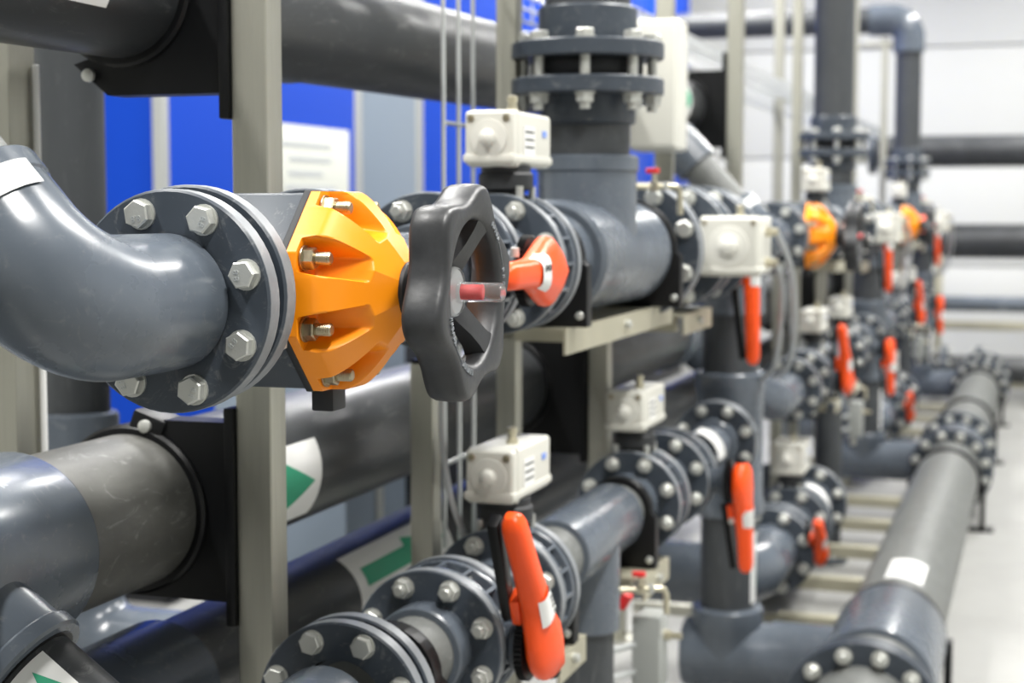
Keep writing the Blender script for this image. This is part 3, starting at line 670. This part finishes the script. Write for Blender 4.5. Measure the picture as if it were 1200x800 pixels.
# cables from the boxes
def cable(pts, label, reg, r=.0042):
    P = [V(p) for p in pts]; out = []
    for i in range(len(P) - 1):
        p0 = P[max(i - 1, 0)]; p1 = P[i]; p2 = P[i + 1]; p3 = P[min(i + 2, len(P) - 1)]
        for k in range(8):
            t = k / 8; out.append(.5 * ((2 * p1) + (p2 - p0) * t + (2 * p0 - 5 * p1 + 4 * p2 - p3) * t * t + (3 * p1 - p0 - 3 * p2 + p3) * t ** 3))
    out.append(P[-1]); o = G().sweep(out, r, 10).obj('cable', 'cable', base=P[-1]); return tag(o, label, 'cable', 'grey signal cables', reg)
cable([(-.905, 2.42, 1.22), (-.908, 2.42, 1.10), (-.90, 2.43, 1.00), (-.88, 2.44, .93), (-.855, 2.45, .88), (-.85, 2.46, .95)], 'pale grey cable hanging beside the short post, {b} bank', MODULE, .0055)
cable([(-.84, 2.62, .985), (-.87, 2.64, .95), (-.90, 2.62, .90), (-.93, 2.60, .80)], 'grey cable dropping behind the lower switch box valve, {b} bank', MODULE)
cable([(-.845, 2.56, 1.50), (-.885, 2.58, 1.47), (-.92, 2.6, 1.38), (-.935, 2.62, 1.2)], 'grey cable dropping behind the upper switch box, {b} bank', MODULE)
cable([(-.590, 3.74, 1.335), (-.592, 3.90, 1.28), (-.62, 4.08, 1.16), (-.665, 4.28, 1.04), (-.72, 4.40, .985)], 'grey cable looping down from the big white actuator, {b} bank', MODULE, .007)
cable([(-.585, 3.76, 1.40), (-.575, 3.95, 1.30), (-.595, 4.15, 1.14), (-.65, 4.40, 1.02), (-.70, 4.50, .985)], 'second grey cable below the big white actuator, {b} bank', MODULE, .007)

# ---------------------------------------------------------------- bottom line (second and third banks only)
ZB = .345; OY = 3.74
def bottom_line():
    reg = BOTTOM; y = 5.2; c = V((XR, 4.80, ZB))
    t = thing('flanged_elbow', 'grey elbow near the floor starting the bottom line, {b} bank', 'elbow', c - V((0, 0, .1)), 'bottom line elbows', reg)
    g = G(); elbow(g, c, (XR, 5.18, ZB), (XR - .5, 4.80, ZB), .13, .094, 40); g.obj('elbow_body', 'pvc', t)
    yflange(t, 5.17, ZB, 150)
    lever_valve(5.197, 5.265, ZB, (0, -.75, .62), 'butterfly valve near the floor with small orange lever, {b} bank', reg, 150, .20, hx=-.66)
    spool(5.268, 5.60, ZB, 'wide grey flanged pipe near the floor, {b} bank', reg, 150)
    box_valve(5.603, 5.67, ZB, 'butterfly valve near the floor with white switch box, {b} bank', reg, 150, (.11, .19, .11))
    spool(5.673, 6.10, ZB, 'grey flanged pipe near the floor beyond the white box, {b} bank', reg, 150, band=(5.9, 5.98))
    c2 = V((XR, 6.40, ZB)); t = thing('flanged_elbow', 'grey elbow ending the bottom line, {b} bank', 'elbow', c2 - V((0, 0, .1)), 'bottom line end elbows', reg)
    yflange(t, 6.102, ZB, 150); bolts(t, (XR, 6.073, ZB), (0, 1, 0), .054, .12, 'nut', d=.02)
    g = G(); elbow(g, c2, (XR, 6.12, ZB), (XR - .5, 6.40, ZB), .13, .094, 40); g.obj('elbow_body', 'pvc', t)
bottom_line()

# ---------------------------------------------------------------- copies of the banks
def copy_tree(o, parent=None, dy=0.0):
    if '_once' in o: return None
    c = o.copy(); COL.objects.link(c); c.parent = parent
    if parent is None: c.location.y += dy
    for ch in o.children: copy_tree(ch, c)
    return c
BANK = ('front', 'middle', 'far')
NEWRISERS = []
def multiply(reg, ks, names):
    for o in list(reg):
        lab = o['label']
        for k in ks[1:]:
            c = copy_tree(o, None, (k - ks[0]) * 3.74); c['label'] = lab.replace('{b}', names[k])
            if '_riser' in o: NEWRISERS.append((k, c))
        o['label'] = lab.replace('{b}', names[ks[0]])
multiply(MODULE, (0, 1, 2), BANK); multiply(BOTTOM, (1, 2), BANK)
for o in bpy.data.objects:
    if '_riser' in o: del o['_riser']
    if '_once' in o: del o['_once']
# third riser stops at an elbow and runs across to the left
for k, c in NEWRISERS:
    if k == 2:
        for ch in list(c.children):
            if ch.name.split('.')[0] == 'pipe': bpy.data.objects.remove(ch)
        ORG[c] = V((XR, 2.945 + 7.48, 1.69)); yy = 2.945 + 7.48; zt = 2.62
        G().cyl((XR, yy, 1.75), (XR, yy, zt - .1), .080, 40).obj('pipe', 'pipe_column', c)
        g = G(); elbow(g, (XR, yy, zt), (XR, yy, zt - .2), (XR - .24, yy, zt), .12, .096, 40); g.obj('top_elbow', 'pvc', c)
        G().cyl((XR - .2, yy, zt), (-2.86, yy, zt), .080, 40).obj('cross_pipe', 'pipe_column', c)

# ---------------------------------------------------------------- floor collector pipe
XF, ZF, RF = -.385, .22, .14
t = thing('collector_pipe', 'big grey collector pipe running along the floor beside the aisle', 'pipe', (XF, 4.0, 0))
G().cyl((XF, 3.6, ZF), (XF, 12.4, ZF), RF, 56).obj('pipe', 'pipe_worn', t)
G().patch((XF, 0, 0 + ZF), (0, 1, 0), RF + .0015, 4.86, 5.13, -.35, .45, (.1, 0, 1)).obj('sticker', 'label', t)
for k in range(3):
    y = 4.44 + 3.74 * k
    g = G(); g.lathe([(RF, -.26), (RF + .016, -.255), (RF + .018, -.24), (RF + .018, .24), (RF + .016, .255), (RF, .26)], (XF, y, ZF), (0, 1, 0), 56)
    g.lathe([(.095, 0), (.095, .30)], (XF, y, ZF - .008), (-1, 0, 0), 40); g.obj('collector_tee', 'pvc', t)
    tc = thing('branch_pipe', 'short dark pipe linking the %s column to the floor collector' % ('first', 'second', 'third')[k], 'pipe', (-.58, y, ZF - .1), 'short links from columns to collector')
    G().cyl((-.62, y, ZF - .012), (-.45, y, ZF - .012), .079, 36).obj('pipe', 'pipe_worn', tc)
    for dy, s in ((-.56, 1),) if k == 0 else ((-.33, -1), (.33, 1)):
        yy = y + dy
        if k == 0:
            fl = G().ring((XF, yy, ZF), (XF, yy + .03, ZF), .195, .12, 56, .003).obj('flange', 'pvc_flange', t); bolts(t, (XF, yy, ZF), (0, 1, 0), .06, .165, 'nut', n=12, d=.022)
            G().ring((XF, yy + .033, ZF), (XF, yy + .063, ZF), .195, .12, 56, .003).obj('flange', 'pvc_flange', t)
        else:
            for a in (0, .036): G().ring((XF, yy + a, ZF), (XF, yy + a + .03, ZF), .195, .12, 48, .003).obj('flange', 'pvc_flange', t)
            bolts(t, (XF, yy, ZF), (0, 1, 0), .066, .165, 'nut', n=12, d=.022)
for i, y in enumerate((4.72, 7.55, 9.6, 11.3)):
    s = thing('pipe_stand', '%s black stand from the front under the floor collector pipe' % ('first', 'second', 'third', 'fourth')[i], 'stand', (XF, y, 0), 'black stands under the collector')
    G().ring((XF, y - .025, ZF), (XF, y + .025, ZF), RF + .014, RF - .001, 48, .004).obj('band', 'black', s)
    for sx in (-1, 1): G().box((XF + sx * (RF + .02), y, ZF / 2), (.022, .06, ZF), .004).obj('upright', 'black', s)
    G().box((XF, y, .006), (.42, .09, .012), .003).obj('foot_plate', 'black', s)
# floor skids
def skid(y0, y1, n, label):
    t = thing('floor_skid', label, 'frame', (-.75, (y0 + y1) / 2, 0), 'steel floor skids')
    for x in (-.56, -.98): G().box((x, (y0 + y1) / 2, .075), (.05, y1 - y0, .05), .004).obj('rail', 'steel_beam', t)
    for i in range(n):
        y = y0 + .025 + (y1 - y0 - .05) * i / (n - 1); G().box((-.77, y, .075), (.37, .05, .05), .004).obj('rung', 'steel_beam', t)
        for x in (-.56, -.98): G().box((x, y, .026), (.08, .08, .05), .004).obj('foot', 'rubber', t)
skid(5.35, 7.75, 5, 'tan steel ladder frame on the floor under the middle bank')
skid(8.9, 11.6, 5, 'tan steel ladder frame on the floor under the far bank')

# ---------------------------------------------------------------- trays, cabinets, plant behind
def tray(o, ax, wd, L, dep, pitch, label, wn=5, r=.0028):
    o = V(o); ax = V(ax); wd = V(wd); up = ax.cross(wd.normalized()); up = up if up.length else V((0, 0, 1)); W = wd.length; wd = wd.normalized()
    t = thing('cable_tray', label, 'cable tray', o, 'galvanised wire cable trays')
    rows = [(W * i / (wn - 1), 0) for i in range(wn)] + ([(0, dep * .5), (0, dep), (W, dep * .5), (W, dep)] if dep else [])
    for a, b in rows: G().cyl(o + wd * a + up * b, o + wd * a + up * b + ax * L, r, 6).obj('long_wire', 'galv', t)
    g = G(); u = G().sweep([wd * 0 + up * dep, V((0, 0, 0)), wd * W, wd * W + up * dep] if dep else [wd * 0, wd * W], r, 6).mesh('cross_wire'); u.materials.append(MATS['galv'])
    for i in range(int(L / pitch)):
        put(u, 'cross_wire', t, Matrix.Translation(o + ax * (pitch * (i + .5))))
    return t
tray((-1.36, 4.2, 2.03), (0, 1, 0), (.22, 0, 0), 8.5, .07, .10, 'wire basket cable tray running along above the rack', 5, .0045)
tray((-.995, 2.665, .85), (0, 0, 1), (.0, .155, 0), 1.7, 0, .30, 'upright wire cable tray beside the tall slim post', 3, .0042)
t = thing('junction_box', 'pale grey box with rounded corners behind the first riser', 'box', (-.965, 4.2, 1.60))
G().box((-.965, 4.2, 1.77), (.13, .12, .34), .016, seg=3).obj('housing', 'white_box', t); G().box((-.965, 4.135, 1.77), (.12, .02, .32), .010).obj('lid', 'white_box', t)
G().box((-.965, 4.27, 1.77), (.05, .03, .5), .004).obj('mounting_bar', 'steel', t)
# blue plant units
def unit(y0, y1, m, label, x=-3.0, h=3.3, n=2):
    t = thing('plant_unit', label, 'cabinet', (x - .5, (y0 + y1) / 2, 0), 'tall plant units by the wall')
    G().box((x - .5, (y0 + y1) / 2, h / 2 + .1), (.98, y1 - y0 - .02, h), .004).obj('body', m, t)
    for i in range(n):
        a = y0 + (y1 - y0) * i / n; b = y0 + (y1 - y0) * (i + 1) / n
        G().box((x, (a + b) / 2, h / 2 + .1), (.03, b - a - .03, h - .06), .008).obj('panel', m, t)
    for yy in (y0, y1): G().box((x - .005, yy, h / 2 + .1), (.045, .045, h), .006).obj('corner_profile', 'alu', t)
    G().box((x - .5, (y0 + y1) / 2, .05), (.94, y1 - y0 - .06, .1), .004).obj('plinth', 'charcoal', t)
    G().box((x + .03, y0 + .15, 1.2), (.03, .03, .2), .008).obj('handle', 'black', t)
unit(5.16, 6.86, 'blue', 'bright blue plant unit with paper notice, first in the line by the wall', n=1, h=2.5)
unit(6.90, 7.62, 'grey_panel', 'slate grey plant unit between two blue ones', n=1, h=2.5)
unit(7.68, 14.2, 'blue', 'long bright blue plant unit at the far end of the line', n=4)
t = thing('paper_notice', 'white paper notice fixed to the blue plant unit', 'notice', (-2.965, 6.2, 1.3))
G().box((-2.968, 6.30, 1.55), (.006, .86, .50), .001).obj('sheet', 'paper', t)
for i in range(6): G().box((-2.9645, 6.28 + .05 * (i % 2), 1.72 - i * .06), (.0015, .5 - .08 * (i % 3), .02), 0).obj('text_line', 'cable', t)
t = thing('vertical_pipe', 'dark vertical pipe with grey coupling at the edge behind the header', 'pipe', (-1.645, 2.51, .6))
G().cyl((-1.645, 2.51, .75), (-1.645, 2.51, 4.5), .062, 48).obj('pipe', 'pipe_column', t)
G().lathe([(.062, 1.09), (.074, 1.086), (.077, 1.08), (.077, .92), (.074, .90), (.062, .9)], (-1.645, 2.51, 0), (0, 0, 1), 48).obj('coupling', 'pvc', t)
g = G(); elbow(g, (-1.645, 2.51, .66), (-1.645, 2.51, .92), (-1.40, 2.51, .66), .10, .077, 40); g.obj('elbow', 'pvc', t)
G().cyl((-1.41, 2.51, .66), (-1.05, 2.51, .66), .072, 40).obj('side_pipe', 'pvc', t)
tag(G().cyl((-1.3035, 1.912, 0), (-1.3035, 1.912, 1.645), .0048, 12, .001).obj('thin_rod', 'label', base=(-1.3035, 1.912, 0)), 'thin white upright rod against the inner post', 'rod')
# equipment behind the rack, first a black box added to fill a dark area
t = thing('dark_fill_box', 'black box added to fill the dark area behind the rack posts', 'cabinet', (-1.95, 6.1, 0))
G().box((-1.95, 6.25, .80), (.6, 1.9, .62), .02).obj('housing', 'charcoal', t)
for y in (5.4, 7.1): G().box((-1.95, y, .245), (.5, .06, .49), .006).obj('leg', 'charcoal', t)
G().box((-1.645, 5.75, .47), (.012, .30, .10), .003).obj('blue_label', 'blue', t)
t = thing('pump_skid', 'low grey pump body on the floor behind the rack', 'pump', (-1.75, 4.1, 0))
G().lathe([(.10, 0), (.16, .02), (.17, .05), (.17, .40), (.15, .44), (.08, .46)], (-1.75, 4.0, .32), (0, 1, 0), 40).obj('motor', 'pvc_flange', t)
for i in range(10): G().ring((-1.75, 4.06 + i * .034, .32), (-1.75, 4.072 + i * .034, .32), .185, .16, 40, .002).obj('cooling_fin', 'pvc_flange', t)
G().box((-1.75, 4.2, .08), (.4, .6, .12), .01).obj('base', 'pvc_flange', t)
t = thing('grey_duct', 'slate grey square duct standing behind the mid height header', 'duct', (-2.25, 4.55, 0))
G().box((-2.25, 4.8, .52), (.45, .5, 1.04), .006).obj('casing', 'grey_panel', t); G().box((-2.02, 4.8, .52), (.02, .04, 1.0), .004).obj('edge_profile', 'alu', t)

# ---------------------------------------------------------------- pipes along the far wall
for i, (z, y, r, m, lab) in enumerate(((1.90, 13.2, .125, 'pipe_dark', 'upper thick dark pipe crossing in front of the far wall'), (1.20, 13.2, .135, 'pipe_dark', 'thick dark pipe crossing the far wall at waist height'), (.72, 13.0, .06, 'pvc', 'thin grey pipe crossing the far wall above the steel frame'))):
    t = thing('cross_pipe', lab, 'pipe', (.6, y, z - r), 'pipes crossing the far wall')
    G().cyl((-1.3, y, z), (3.5, y, z), r, 48).obj('pipe', m, t)
    G().ring((-1.32, y, z), (-1.26, y, z), r + .05, r - .02, 40, .004).obj('flange', 'pvc_flange', t)
    G().ring((2.2, y, z), (2.4, y, z), r + .012, r - .01, 40, .004).obj('coupling', 'pvc', t)
t = thing('pipe_trestle', 'tan steel trestle frame below the far wall pipes', 'frame', (.4, 12.9, 0))
for z in (.56, .12): G().box((.4, 12.9, z), (2.4, .06, .07), .004).obj('rail', 'steel_beam', t)
for x in (-.75, -.05, .75, 1.55): G().box((x, 12.9, .55), (.06, .06, 1.1), .004).obj('upright', 'steel_beam', t)
t = thing('cross_manifold', 'low dark flanged manifold crossing behind the end of the collector', 'pipe', (-.2, 12.55, 0))
G().cyl((-1.0, 12.55, .26), (.9, 12.55, .26), .10, 40).obj('pipe', 'pipe_dark', t)
for x in (-.7, -.45, -.05, .2, .45): 
    G().ring((x, 12.55, .26), (x + .05, 12.55, .26), .17, .09, 40, .003).obj('flange', 'pvc_flange', t); bolts(t, (x, 12.55, .26), (1, 0, 0), .05, .14, 'nut', n=8, d=.02)
for x in (-.9, .8): G().box((x, 12.55, .08), (.06, .2, .16), .006).obj('foot', 'rubber', t)
